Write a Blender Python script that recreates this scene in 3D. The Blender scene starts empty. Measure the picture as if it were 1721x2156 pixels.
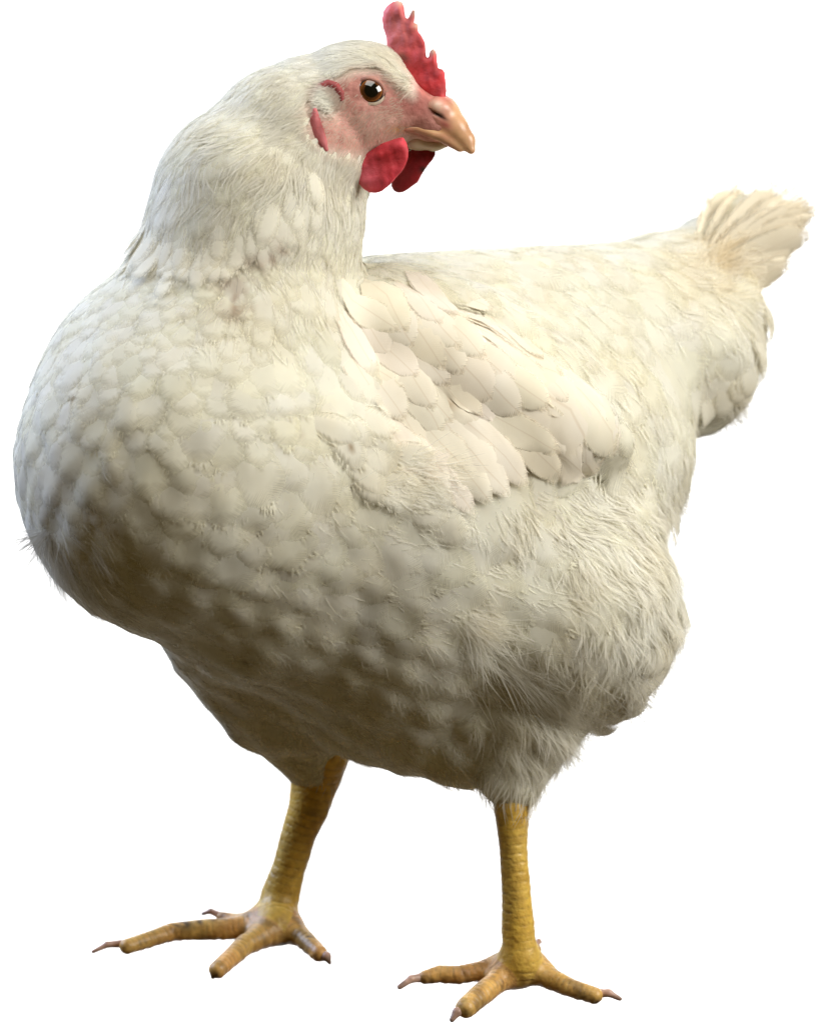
import bpy, math
import numpy as np
from mathutils import Vector, Matrix

rng = np.random.default_rng(7)
SC = bpy.context.scene
COL = SC.collection

# ------------------------------------------------------------------ frame
# Modelling frame: u right, v up, w towards the camera, one unit = U metres.
U = 0.45056 / 2156.0
DIST = 2.0
D = DIST / U
PITCH = math.radians(20)
CP, SP = math.cos(PITCH), math.sin(PITCH)
CZ = 987 * CP + 150 * SP + 22                  # height of the aim point (units)
A_U = np.array([1.0, 0, 0]); A_V = np.array([0, SP, CP]); A_W = np.array([0, -CP, SP])
C0 = np.array([0, 0, CZ * U])


def world(p):
    p = np.asarray(p, float)
    return C0 + U * (p[..., 0:1] * A_U + p[..., 1:2] * A_V + p[..., 2:3] * A_W)


def P(x, y, w):
    k = 1 - w / D
    return np.array([(x - 860.5) * k, (1078 - y) * k, w], float)


def proj(p):
    k = 1 - p[..., 2] / D
    return 860.5 + p[..., 0] / k, 1078 - p[..., 1] / k


def ground(x, y, h):
    """point on the ray through (x, y) whose height above the floor is h units"""
    lo, hi = -1500.0, 1500.0
    f = lambda w: (lambda q: CZ + q[1] * CP + q[2] * SP - h)(P(x, y, w))
    for _ in range(50):
        m = .5 * (lo + hi)
        if f(m) > 0: hi = m
        else: lo = m
    return P(x, y, .5 * (lo + hi))


# ------------------------------------------------------------------ camera, world, light
cam = bpy.data.cameras.new("camera"); cam_o = bpy.data.objects.new("camera", cam); COL.objects.link(cam_o)
cam_o.location = Vector(C0 + A_W * DIST)
cam_o.rotation_euler = (math.pi / 2 - PITCH, 0, 0)
cam.sensor_fit = 'VERTICAL'; cam.sensor_height = 36; cam.lens = 36 * DIST / 0.45056
cam.clip_start = .05; cam.clip_end = 60
cam.dof.use_dof = True; cam.dof.focus_distance = DIST - 170 * U; cam.dof.aperture_fstop = 10
SC.camera = cam_o
SC.view_settings.view_transform = 'Standard'; SC.view_settings.look = 'None'
SC.view_settings.exposure = 0; SC.view_settings.gamma = 1
SC.cycles.use_denoising = True
SC.cycles.max_bounces = 7; SC.cycles.diffuse_bounces = 4; SC.cycles.transparent_max_bounces = 20

wd = bpy.data.worlds.new("World"); SC.world = wd; wd.use_nodes = True
bg = wd.node_tree.nodes["Background"]
bg.inputs[0].default_value = (1.0, .64, .12, 1); bg.inputs[1].default_value = .072


def area(name, loc, target, size, size_y, power, color, spread=180):
    l = bpy.data.lights.new(name, 'AREA'); l.shape = 'RECTANGLE'; l.size = size; l.size_y = size_y
    l.energy = power; l.color = color; l.spread = math.radians(spread)
    o = bpy.data.objects.new(name, l); COL.objects.link(o); o.location = loc
    o.rotation_euler = (Vector(target) - Vector(loc)).to_track_quat('-Z', 'Y').to_euler()
    return o


area("overhead_lamp", (-.05, -.12, 1.65), (0.03, .02, .22), 1.0, 1.0, 15, (1.0, 1.0, .94))
area("side_lamp", (1.44, -.44, 1.14), (0.08, .02, .20), .9, .9, 36, (1.0, .995, .955))
area("window_lamp", (-1.30, .72, .95), (-.05, 0, .26), 1.0, 1.0, 40, (.58, .71, 1.0))
area("added_backdrop_lamp_top", (0, 1.0, 1.0), (0, 1.7, -.1), 2.2, .2, 29, (1, 1, 1), 150)  # strip lamp added out of frame to burn the backdrop out to white
area("added_backdrop_lamp_low", (0, 1.0, -1.5), (0, 1.7, -.5), 2.2, .2, 25, (1, 1, 1), 150)  # second added strip, below the frame, whitens the lower backdrop


# ------------------------------------------------------------------ helpers
def mesh_obj(name, verts, faces, mats, parent=None, smooth=True, uvs=None, col=None, normals=None, is_world=False, midx=None):
    V = np.asarray(verts, float)
    if not is_world: V = world(V)
    me = bpy.data.meshes.new(name)
    F = faces
    if isinstance(F, np.ndarray):
        nf, k = F.shape
        me.vertices.add(len(V)); me.vertices.foreach_set('co', V.astype(np.float32).ravel())
        me.loops.add(nf * k); me.loops.foreach_set('vertex_index', F.astype(np.int32).ravel())
        me.polygons.add(nf); me.polygons.foreach_set('loop_start', np.arange(0, nf * k, k, dtype=np.int32))
        me.update(calc_edges=True)
    else:
        me.from_pydata(V.tolist(), [], F); me.update()
    me.polygons.foreach_set('use_smooth', np.full(len(me.polygons), smooth))
    if midx is not None: me.polygons.foreach_set('material_index', np.asarray(midx, np.int32))
    for m in (mats if isinstance(mats, (list, tuple)) else [mats]): me.materials.append(m)
    if uvs is not None:
        lay = me.uv_layers.new(name='uv')
        vi = np.empty(len(me.loops), np.int32); me.loops.foreach_get('vertex_index', vi)
        lay.data.foreach_set('uv', np.asarray(uvs, np.float32)[vi].ravel())
    if col is not None:
        a = me.color_attributes.new('pig', 'FLOAT_COLOR', 'POINT')
        col = np.asarray(col); c = np.ones((len(V), 4), np.float32); c[:, :col.shape[1]] = col
        a.data.foreach_set('color', c.ravel())
    if normals is not None:
        nw = normals[:, 0:1] * A_U + normals[:, 1:2] * A_V + normals[:, 2:3] * A_W
        me.normals_split_custom_set_from_vertices(nw.astype(float).tolist())
    o = bpy.data.objects.new(name, me); COL.objects.link(o)
    if parent is not None: o.parent = parent
    return o


def surface_nets(f, lo, hi, h, grid=False):
    lo = np.array(lo, float); hi = np.array(hi, float)
    n = np.ceil((hi - lo) / h).astype(int) + 1
    ax = [(lo[i] + h * np.arange(n[i])).astype(np.float32) for i in range(3)]
    X, Y, Z = np.meshgrid(*ax, indexing='ij')
    d = f(np.stack([X, Y, Z], -1).reshape(-1, 3)).reshape(n).astype(np.float32)
    s = d < 0
    cell = np.zeros(n - 1, np.int8)
    for i in (0, 1):
        for j in (0, 1):
            for k in (0, 1):
                cell += s[i:n[0] - 1 + i, j:n[1] - 1 + j, k:n[2] - 1 + k]
    act = (cell > 0) & (cell < 8)
    ci = np.argwhere(act)
    idx = np.full(n - 1, -1, np.int64); idx[act] = np.arange(len(ci))
    acc = np.zeros((len(ci), 3)); cnt = np.zeros(len(ci))
    corners = [(i, j, k) for i in (0, 1) for j in (0, 1) for k in (0, 1)]
    for a in corners:
        for ax_ in range(3):
            if a[ax_]: continue
            b = list(a); b[ax_] = 1
            da = d[tuple((ci + a).T)]; db = d[tuple((ci + b).T)]
            m = (da < 0) != (db < 0)
            t = np.where(m, da / np.where(m, da - db, 1), 0)
            pt = np.array(a, float)[None].repeat(len(ci), 0); pt[:, ax_] += t
            acc[m] += pt[m]; cnt[m] += 1
    V = lo + h * (ci + acc / cnt[:, None])
    Fs = []
    for ax_ in range(3):
        o1, o2 = [(1, 2), (2, 0), (0, 1)][ax_]
        sl0 = [slice(None)] * 3; sl1 = [slice(None)] * 3
        sl0[ax_] = slice(0, -1); sl1[ax_] = slice(1, None)
        ch = s[tuple(sl0)] != s[tuple(sl1)]
        e = np.argwhere(ch)
        ok = (e[:, o1] > 0) & (e[:, o2] > 0) & (e[:, o1] < n[o1] - 1) & (e[:, o2] < n[o2] - 1)
        e = e[ok]
        q = []
        for (p1, p2) in ((-1, -1), (0, -1), (0, 0), (-1, 0)):
            c = e.copy(); c[:, o1] += p1; c[:, o2] += p2
            q.append(idx[tuple(c.T)])
        q = np.stack(q, 1)
        inside = s[tuple(e.T)]
        q[~inside] = q[~inside][:, ::-1]
        Fs.append(q)
    return (V, np.concatenate(Fs), d) if grid else (V, np.concatenate(Fs))


def smin(a, b, k):
    h = np.maximum(k - np.abs(a - b), 0) / k
    return np.minimum(a, b) - h * h * k * .25


def sdf_chain(p, pts, rads):
    out = None
    if len(pts) == 1:
        return np.linalg.norm(p - pts[0].astype(np.float32), axis=-1) - rads[0]
    for a, b, ra, rb in zip(pts[:-1], pts[1:], rads[:-1], rads[1:]):
        a = a.astype(np.float32); ab = (b - a).astype(np.float32)
        t = np.clip(((p - a) @ ab) / (ab @ ab), 0, 1)
        d = np.linalg.norm(p - a - t[..., None] * ab, axis=-1) - (ra + (rb - ra) * t)
        out = d if out is None else np.minimum(out, d)
    return out


def sdf_ell(p, c, r, R=None):
    q = p - np.asarray(c, np.float32)
    if R is not None: q = q @ np.asarray(R, np.float32)
    r = np.asarray(r, np.float32)
    k0 = np.linalg.norm(q / r, axis=-1); k1 = np.linalg.norm(q / (r * r), axis=-1)
    return k0 * (k0 - 1) / np.maximum(k1, 1e-6)


def nrm(v):
    return v / np.maximum(np.linalg.norm(v, axis=-1, keepdims=True), 1e-9)


def unit_noise(p, scale, seed=0, n=7):
    """cheap smooth noise in -1..1 built of sines"""
    r = np.random.default_rng(seed); out = 0
    for _ in range(n):
        k = r.normal(size=3) / scale; out = out + np.sin(p @ k + r.uniform(0, 6.28))
    return out / math.sqrt(n / 2) / 1.6


# ------------------------------------------------------------------ materials
def mat(name):
    m = bpy.data.materials.new(name); m.use_nodes = True
    nt = m.node_tree; nt.nodes.clear()
    out = nt.nodes.new('ShaderNodeOutputMaterial')
    return m, nt, out


def N(nt, t, **kw):
    n = nt.nodes.new(t)
    for k, v in kw.items():
        if k.startswith('i_'): n.inputs[k[2:].replace('_', ' ')].default_value = v
        else: setattr(n, k, v)
    return n


def feather_mat(name, base, transl=.28, barb=True, fresh=.14, rim=1.8, shaft=False, soft=1.5):
    m, nt, out = mat(name); L = nt.links.new
    tc = N(nt, 'ShaderNodeTexCoord')
    no = N(nt, 'ShaderNodeTexNoise'); no.inputs['Scale'].default_value = 34; no.inputs['Detail'].default_value = 5
    L(tc.outputs['Object'], no.inputs['Vector'])
    rp = N(nt, 'ShaderNodeValToRGB')
    rp.color_ramp.elements[0].position = .30; rp.color_ramp.elements[1].position = .62
    b = np.array(base)
    rp.color_ramp.elements[0].color = (*(b * np.array([.95, .925, .87])), 1)
    rp.color_ramp.elements[1].color = (*b, 1)
    L(no.outputs['Fac'], rp.inputs['Fac'])
    at = N(nt, 'ShaderNodeVertexColor'); at.layer_name = 'pig'
    mu = N(nt, 'ShaderNodeMix'); mu.data_type = 'RGBA'; mu.blend_type = 'MULTIPLY'; mu.inputs['Factor'].default_value = 1
    L(rp.outputs['Color'], mu.inputs[6]); L(at.outputs['Color'], mu.inputs[7])
    df = N(nt, 'ShaderNodeBsdfPrincipled'); df.inputs['Roughness'].default_value = .62
    df.inputs['Specular IOR Level'].default_value = fresh
    tr = N(nt, 'ShaderNodeBsdfTranslucent')
    mx = N(nt, 'ShaderNodeMixShader'); mx.inputs[0].default_value = transl
    L(mu.outputs[2], df.inputs['Base Color']); L(mu.outputs[2], tr.inputs['Color'])
    L(df.outputs[0], mx.inputs[1]); L(tr.outputs[0], mx.inputs[2])
    if not barb:
        tp = N(nt, 'ShaderNodeBsdfTransparent'); mt = N(nt, 'ShaderNodeMixShader'); mt.inputs[0].default_value = .55
        L(tp.outputs[0], mt.inputs[1]); L(mx.outputs[0], mt.inputs[2]); L(mt.outputs[0], out.inputs[0])
    if barb:
        uv = N(nt, 'ShaderNodeUVMap'); uv.uv_map = 'uv'
        sx = N(nt, 'ShaderNodeSeparateXYZ'); L(uv.outputs[0], sx.inputs[0])
        ab = N(nt, 'ShaderNodeMath', operation='ABSOLUTE'); L(sx.outputs[0], ab.inputs[0])
        m1 = N(nt, 'ShaderNodeMath', operation='MULTIPLY'); m1.inputs[1].default_value = .75; L(ab.outputs[0], m1.inputs[0])
        m2 = N(nt, 'ShaderNodeMath', operation='SUBTRACT'); L(sx.outputs[1], m2.inputs[0]); L(m1.outputs[0], m2.inputs[1])
        cb = N(nt, 'ShaderNodeCombineXYZ'); L(m2.outputs[0], cb.inputs[0])
        s3 = N(nt, 'ShaderNodeMath', operation='MULTIPLY'); s3.inputs[1].default_value = .04; L(ab.outputs[0], s3.inputs[0]); L(s3.outputs[0], cb.inputs[1])
        wn = N(nt, 'ShaderNodeTexNoise'); wn.inputs['Scale'].default_value = .42; wn.inputs['Detail'].default_value = 3
        L(cb.outputs[0], wn.inputs['Vector'])
        if shaft:                              # the quill shows as a fine line
            sh = N(nt, 'ShaderNodeMapRange'); sh.inputs['From Min'].default_value = .5; sh.inputs['From Max'].default_value = 2.0
            sh.inputs['To Min'].default_value = .42; sh.inputs['To Max'].default_value = 0; L(ab.outputs[0], sh.inputs['Value'])
            m8 = N(nt, 'ShaderNodeMix'); m8.data_type = 'RGBA'; m8.inputs[7].default_value = (.62, .50, .36, 1)
            L(sh.outputs[0], m8.inputs['Factor']); L(mu.outputs[2], m8.inputs[6])
            L(m8.outputs[2], df.inputs['Base Color']); L(m8.outputs[2], tr.inputs['Color'])
        bp = N(nt, 'ShaderNodeBump'); bp.inputs['Strength'].default_value = .09; bp.inputs['Distance'].default_value = .0006
        L(wn.outputs['Fac'], bp.inputs['Height']); L(bp.outputs[0], df.inputs['Normal']); L(bp.outputs[0], tr.inputs['Normal'])
        # towards the rim the barbs part and let what lies behind show through
        e1 = N(nt, 'ShaderNodeMath', operation='MULTIPLY'); e1.inputs[1].default_value = rim; L(at.outputs['Alpha'], e1.inputs[0])
        e2 = N(nt, 'ShaderNodeMath', operation='SUBTRACT'); L(wn.outputs['Fac'], e2.inputs[0]); e2.inputs[1].default_value = .52
        e3 = N(nt, 'ShaderNodeMath', operation='MULTIPLY_ADD'); L(e2.outputs[0], e3.inputs[0]); e3.inputs[1].default_value = soft; L(e1.outputs[0], e3.inputs[2])
        e3.use_clamp = True
        tp = N(nt, 'ShaderNodeBsdfTransparent'); mt = N(nt, 'ShaderNodeMixShader')
        L(e3.outputs[0], mt.inputs[0]); L(tp.outputs[0], mt.inputs[1]); L(mx.outputs[0], mt.inputs[2]); L(mt.outputs[0], out.inputs[0])
    return m


def skin_mat(name, rough=.45, sss=.12, bump=.0006, scale=420, spec=.4, radius=(.004, .0016, .001)):
    m, nt, out = mat(name); L = nt.links.new
    at = N(nt, 'ShaderNodeVertexColor'); at.layer_name = 'pig'
    p = N(nt, 'ShaderNodeBsdfPrincipled'); p.inputs['Roughness'].default_value = rough
    p.inputs['Specular IOR Level'].default_value = spec
    p.inputs['Subsurface Weight'].default_value = sss; p.inputs['Subsurface Radius'].default_value = radius
    p.inputs['Subsurface Scale'].default_value = 1
    tc = N(nt, 'ShaderNodeTexCoord'); no = N(nt, 'ShaderNodeTexNoise'); no.inputs['Scale'].default_value = scale; no.inputs['Detail'].default_value = 4
    L(tc.outputs['Object'], no.inputs['Vector'])
    n2 = N(nt, 'ShaderNodeTexNoise'); n2.inputs['Scale'].default_value = scale * .45; n2.inputs['Detail'].default_value = 4
    L(tc.outputs['Object'], n2.inputs['Vector'])
    rp = N(nt, 'ShaderNodeValToRGB'); rp.color_ramp.elements[0].position = .3; rp.color_ramp.elements[1].position = .7
    rp.color_ramp.elements[0].color = (.72, .66, .62, 1); rp.color_ramp.elements[1].color = (1.1, 1.1, 1.1, 1)
    L(n2.outputs['Fac'], rp.inputs['Fac'])
    mu = N(nt, 'ShaderNodeMix'); mu.data_type = 'RGBA'; mu.blend_type = 'MULTIPLY'; mu.inputs['Factor'].default_value = 1
    L(at.outputs['Color'], mu.inputs[6]); L(rp.outputs['Color'], mu.inputs[7]); L(mu.outputs[2], p.inputs['Base Color'])
    bp = N(nt, 'ShaderNodeBump'); bp.inputs['Strength'].default_value = .6; bp.inputs['Distance'].default_value = bump
    L(no.outputs['Fac'], bp.inputs['Height']); L(bp.outputs[0], p.inputs['Normal'])
    L(p.outputs[0], out.inputs[0])
    return m


CREAM = (.90, .877, .79)
M_PLUME = feather_mat("white_plumage", CREAM, .36, fresh=.06, rim=2.35, soft=1.4)
M_WING = feather_mat("cream_flight_feather", (.87, .815, .715), .16, rim=6, shaft=True)
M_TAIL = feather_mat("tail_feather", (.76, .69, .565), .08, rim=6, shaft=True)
M_DOWN = feather_mat("white_down", (.91, .89, .83), .40, barb=False, fresh=.03)
M_BODY = skin_mat("feathered_skin", .6, .05, .0008, 420, .25)
M_COMB = skin_mat("red_comb_skin", .56, .25, .0009, 330, .3)
M_BEAK = skin_mat("horn", .34, .15, .0002, 200, .5)
M_LEG = skin_mat("scaly_yellow_skin", .42, .08, .0006, 600, .5)
M_CLAW = skin_mat("claw_horn", .4, .1, .0004, 500, .5)
M_EYE = skin_mat("wet_eye", .05, 0, 0, 900, .9)

# ------------------------------------------------------------------ the setting
m, nt, out = mat("white_paper"); p = N(nt, 'ShaderNodeBsdfPrincipled')
p.inputs['Base Color'].default_value = (.9, .9, .9, 1); p.inputs['Roughness'].default_value = .9
nt.links.new(p.outputs[0], out.inputs[0]); M_PAPER = m
bd = mesh_obj("backdrop", [(-1.5, 1.7, -1.5), (1.5, 1.7, -1.5), (1.5, 1.7, 1.1), (-1.5, 1.7, 1.1)], [(0, 1, 2, 3)], M_PAPER, is_world=True)
bd['kind'] = 'structure'
m, nt, out = mat("clear_sheet")
tr = N(nt, 'ShaderNodeBsdfTransparent'); tr.inputs[0].default_value = (.985, .985, .985, 1)
gl = N(nt, 'ShaderNodeBsdfGlossy'); gl.inputs['Roughness'].default_value = .12
mx = N(nt, 'ShaderNodeMixShader'); mx.inputs[0].default_value = .025
nt.links.new(tr.outputs[0], mx.inputs[1]); nt.links.new(gl.outputs[0], mx.inputs[2]); nt.links.new(mx.outputs[0], out.inputs[0])
bx = [(x, y, z) for x in (-1.1, 1.1) for y in (-.9, .9) for z in (-.006, 0)]
fl = mesh_obj("floor", bx, [(0, 1, 3, 2), (4, 6, 7, 5), (0, 4, 5, 1), (2, 3, 7, 6), (0, 2, 6, 4), (1, 5, 7, 3)], m, smooth=False, is_world=True)
fl['kind'] = 'structure'

# ------------------------------------------------------------------ the hen
hen = bpy.data.objects.new("hen", None); COL.objects.link(hen)
hen.empty_display_size = .05
hen['label'] = "white hen with red comb and yellow legs, head turned back over its breast"
hen['category'] = "hen"


def S(x, y, w, r):                             # sphere given in picture units
    return P(x, y, w), r * (1 - w / D)


def chain(*a):
    q = [S(*t) for t in a]
    return [t[0] for t in q], [t[1] for t in q]


HEADW = 60                                     # depth of the head's middle
def hw(x): return HEADW + (x - 780) * .42      # the head points a little towards the camera


PRIMS = [  # (chain, blend)
    (chain((398, 985, 110, 358)), 1),
    (chain((300, 765, 90, 172)), 90),
    (chain((560, 1180, 0, 262)), 60),
    (chain((780, 1470, -220, 128), (960, 1540, -180, 110)), 70),
    (chain((460, 1320, -120, 104), (560, 1440, -260, 118)), 90),
    (chain((430, 940, 90, 330), (800, 1070, -150, 405), (1120, 960, -360, 300)), 90),
    (chain((830, 1230, -190, 330)), 90),
    (chain((820, 820, -230, 280), (1150, 775, -470, 252), (1362, 715, -640, 204)), 90),
    (chain((1450, 690, -650, 140), (1518, 668, -660, 88), (1480, 780, -650, 90)), 60),
    (chain((1385, 712, -640, 198), (1420, 625, -670, 122), (1490, 555, -710, 92), (1550, 480, -740, 62)), 60),
    (chain((1250, 960, -420, 190)), 90),
    (chain((1160, 1250, -170, 258), (1182, 1288, -150, 246), (1112, 1510, -120, 112), (1080, 1645, -95, 56)), 90),
    (chain((560, 1330, -220, 190), (600, 1480, -300, 112), (668, 1635, -385, 46)), 60),
    (chain((505, 690, 90, 240), (505, 590, 80, 224), (535, 430, 80, 212), (615, 316, 65, 178), (655, 268, 62, 148), (720, 240, 60, 134)), 95),
    (chain((655, 480, 60, 94), (664, 600, 70, 64), (660, 720, 110, 52)), 70),
    (chain((765, 214, HEADW, 122)), 40),
    (chain((800, 232, hw(800), 100), (900, 250, hw(900), 56), (925, 262, hw(925), 42)), 30),
    # brow ridge over the near eye, cheek, ear patch
    (chain((735, 150, hw(735) + 76, 26), (800, 160, hw(800) + 86, 25), (868, 204, hw(868) + 48, 19)), 20),
    (chain((750, 285, hw(750) + 60, 50)), 40),
    (chain((686, 215, hw(686) + 106, 26)), 14),
    # wing, laid against the flank
    (chain((800, 700, 80, 95), (960, 790, 92, 124), (1100, 860, 52, 116), (1205, 905, -5, 86), (1268, 930, -40, 54)), 34),
    (chain((820, 640, -30, 80), (1000, 690, -50, 84), (1150, 780, -130, 76)), 60),
    (chain((850, 850, 150, 85), (980, 960, 115, 92), (1130, 950, 45, 72)), 40),
]


def body_sdf(p):
    p = np.asarray(p, np.float32)
    d = None
    for (pts, rr), k in PRIMS:
        e = sdf_chain(p, pts, rr)
        d = e if d is None else smin(d, e, k)
    lump = np.clip((420 - p[..., 1]) / 300, 0, 1)
    return d + lump * 3 * (np.sin(p @ np.array([.052, .012, .02], np.float32) + 1) * np.sin(p @ np.array([-.012, .040, .02], np.float32)) + .6 * np.sin(p @ np.array([.055, -.028, .05], np.float32) + 2) * np.sin(p @ np.array([-.035, -.05, .03], np.float32)))


def grad(p, e=7.0):
    g = np.stack([body_sdf(p + np.eye(3)[i] * e) - body_sdf(p - np.eye(3)[i] * e) for i in range(3)], -1) / (2 * e)
    return g


def conform(p, h, it=2):
    """move points along the gradient until they stand h above the skin"""
    for _ in range(it):
        g = grad(p); g2 = np.maximum((g * g).sum(-1, keepdims=True), .05)
        st = (body_sdf(p) - h)[:, None] * g / g2
        ln = np.linalg.norm(st, axis=-1, keepdims=True)
        p = p - st * np.minimum(1, 60 / np.maximum(ln, 1e-6))
    return p


GLO = np.array((-880., -700., -960.)); GH = 9.0
BV, BF, GD = surface_nets(body_sdf, GLO, (880, 1010, 620), GH, True)
exact_sdf = body_sdf


def body_sdf(p):                               # the same field, read back from the grid
    q = (np.asarray(p, float) - GLO) / GH
    q = np.clip(q, 0, np.array(GD.shape) - 1.001)
    i = q.astype(int); f = (q - i).astype(np.float32); i, j, k = i[..., 0], i[..., 1], i[..., 2]; a, b, c = f[..., 0], f[..., 1], f[..., 2]
    l = lambda u, v, t: u + (v - u) * t
    return l(l(l(GD[i, j, k], GD[i + 1, j, k], a), l(GD[i, j + 1, k], GD[i + 1, j + 1, k], a), b),
             l(l(GD[i, j, k + 1], GD[i + 1, j, k + 1], a), l(GD[i, j + 1, k + 1], GD[i + 1, j + 1, k + 1], a), b), c)



def to_skin(x, y, w0=700.0):
    """first hit of the camera ray through (x, y) with the skin (arrays)"""
    x = np.asarray(x, float); y = np.asarray(y, float); w = np.full(x.shape, w0)
    for _ in range(70):
        q = np.stack([(x - 860.5) * (1 - w / D), (1078 - y) * (1 - w / D), w], -1)
        w = w - np.maximum(body_sdf(q), -5) * .8
        w = np.maximum(w, -1200)
    return np.stack([(x - 860.5) * (1 - w / D), (1078 - y) * (1 - w / D), w], -1)


# face pigment ------------------------------------------------------------
FACE = np.array([(706, 168), (750, 150), (800, 150), (868, 206), (872, 165), (850, 125), (905, 130), (950, 200), (1010, 330), (905, 322),
                 (862, 292), (800, 314), (758, 328), (716, 324), (686, 316), (652, 285), (650, 225), (665, 188)], float)


def poly_sd(pts, poly):
    """signed distance to a polygon, negative inside"""
    x, y = pts[..., 0], pts[..., 1]
    d = np.full(x.shape, 1e9); ins = np.zeros(x.shape, bool)
    n = len(poly)
    for i in range(n):
        a, b = poly[i], poly[(i + 1) % n]
        e = b - a; wv = np.stack([x - a[0], y - a[1]], -1)
        t = np.clip((wv @ e) / (e @ e), 0, 1)
        d = np.minimum(d, np.hypot(wv[..., 0] - t * e[0], wv[..., 1] - t * e[1]))
        c = ((a[1] > y) != (b[1] > y)) & (x < (b[0] - a[0]) * (y - a[1]) / (b[1] - a[1] + 1e-12) + a[0])
        ins ^= c
    return np.where(ins, -d, d)


def face_amount(p):
    x, y = proj(p)
    d = poly_sd(np.stack([x, y], -1), FACE)
    return np.clip(.5 - d / 34, 0, 1) * (p[..., 2] > HEADW - 90)


def gauss(x, y, cx, cy, sx, sy=None, rot=0):
    sy = sy or sx; c, s = math.cos(rot), math.sin(rot)
    a = (x - cx) * c + (y - cy) * s; b = -(x - cx) * s + (y - cy) * c
    return np.exp(-(a / sx) ** 2 - (b / sy) ** 2)


def mixc(c, col, f):
    return c * (1 - f[:, None]) + np.array(col) * f[:, None]


def body_colour(p):
    x, y = proj(p)
    c = np.tile(np.array([.86, .82, .72]), (len(p), 1))
    f = face_amount(p)
    skin = np.tile(np.array([.57, .28, .23]), (len(p), 1))
    nz = .5 + .5 * unit_noise(p, 14, 3)
    skin = mixc(skin, (.66, .42, .35), np.clip(gauss(x, y, 790, 262, 70, 35) * 1.0, 0, 1))
    skin = mixc(skin, (.40, .13, .11), np.clip(gauss(x, y, 875, 225, 34, 26, .5) * .9, 0, 1))
    skin = mixc(skin, (.52, .10, .09), np.clip(gauss(x, y, 885, 165, 32, 45, .5) * .9, 0, 1))
    skin = mixc(skin, (.62, .24, .20), np.clip(gauss(x, y, 930, 205, 34, 30), 0, 1))
    skin = mixc(skin, (.26, .10, .08), np.clip(gauss(x, y, 815, 215, 36, 10, .4) * .6, 0, 1))
    skin = mixc(skin, (.34, .07, .07), np.clip(gauss(x, y, 706, 182, 30, 8, .5) * 1.4, 0, 1))
    skin = mixc(skin, (.30, .07, .07), np.clip(gauss(x, y, 716, 198, 9, 20, 0) * .8, 0, 1))
    skin = mixc(skin, (.86, .81, .70), np.clip(gauss(x, y, 688, 212, 24, 27) * 2.2, 0, 1))
    skin = mixc(skin, (.36, .10, .10), np.clip(gauss(x, y, 676, 262, 8, 26, -.3) * 1.0, 0, 1))
    skin = mixc(skin, (.66, .42, .16), np.clip(gauss(x, y, 838, 272, 26, 6, 0) * .9, 0, 1))
    skin = mixc(skin, (.40, .15, .13), nz * .42)
    skin = mixc(skin, (.36, .13, .11), np.clip(unit_noise(p * np.array([1, 2.2, 1]), 7, 4) * .9, 0, .5))
    return mixc(c, np.array([0, 0, 0]), f) + skin * f[:, None]


BC = body_colour(BV)
body = mesh_obj("body", BV, BF, M_BODY, hen, col=BC)

# ------------------------------------------------------------------ feather fields (picture units)
FLOW = np.array([  # x, y, dx, dy(down)
    (760, 100, -1, .15), (650, 130, -1, .45), (560, 220, -.85, .6), (640, 260, -.8, .6), (450, 300, -.6, .8), (520, 420, -.4, .9), (350, 450, -.25, 1),
    (620, 400, -.5, .85), (700, 330, -.6, .8), (420, 540, .05, 1), (690, 430, -.15, 1), (680, 600, 0, 1), (660, 720, .15, 1), (300, 600, -.35, 1), (480, 660, -.05, 1),
    (200, 750, -.35, 1), (80, 900, -.1, 1), (400, 800, -.05, 1), (550, 850, .1, 1), (80, 1100, .3, 1), (400, 1080, .15, 1), (650, 950, .6, .75),
    (200, 1240, .7, .7), (420, 1250, .5, .8), (600, 1250, .75, .6), (780, 1020, .95, .25), (860, 1180, .95, .3), (900, 1320, .9, .4), (700, 1400, .7, .7),
    (1100, 1230, .85, .5), (1330, 1200, .6, .8), (1150, 1550, .1, 1), (1050, 1430, .5, .9), (1250, 1450, -.05, 1), (700, 1550, .2, 1), (600, 1500, .3, 1),
    (900, 1550, .5, .9), (1250, 1040, .6, .7), (1400, 1060, .5, .85),
    (900, 560, 1, .12), (1150, 560, 1, .2), (1200, 720, .9, .5), (1400, 620, .95, .3), (1500, 700, .75, .7), (1400, 850, .65, .75), (1550, 800, .45, .9), (1350, 960, .5, .9),
    (1520, 560, .6, -.8), (1600, 500, .8, -.6)], float)
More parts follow.
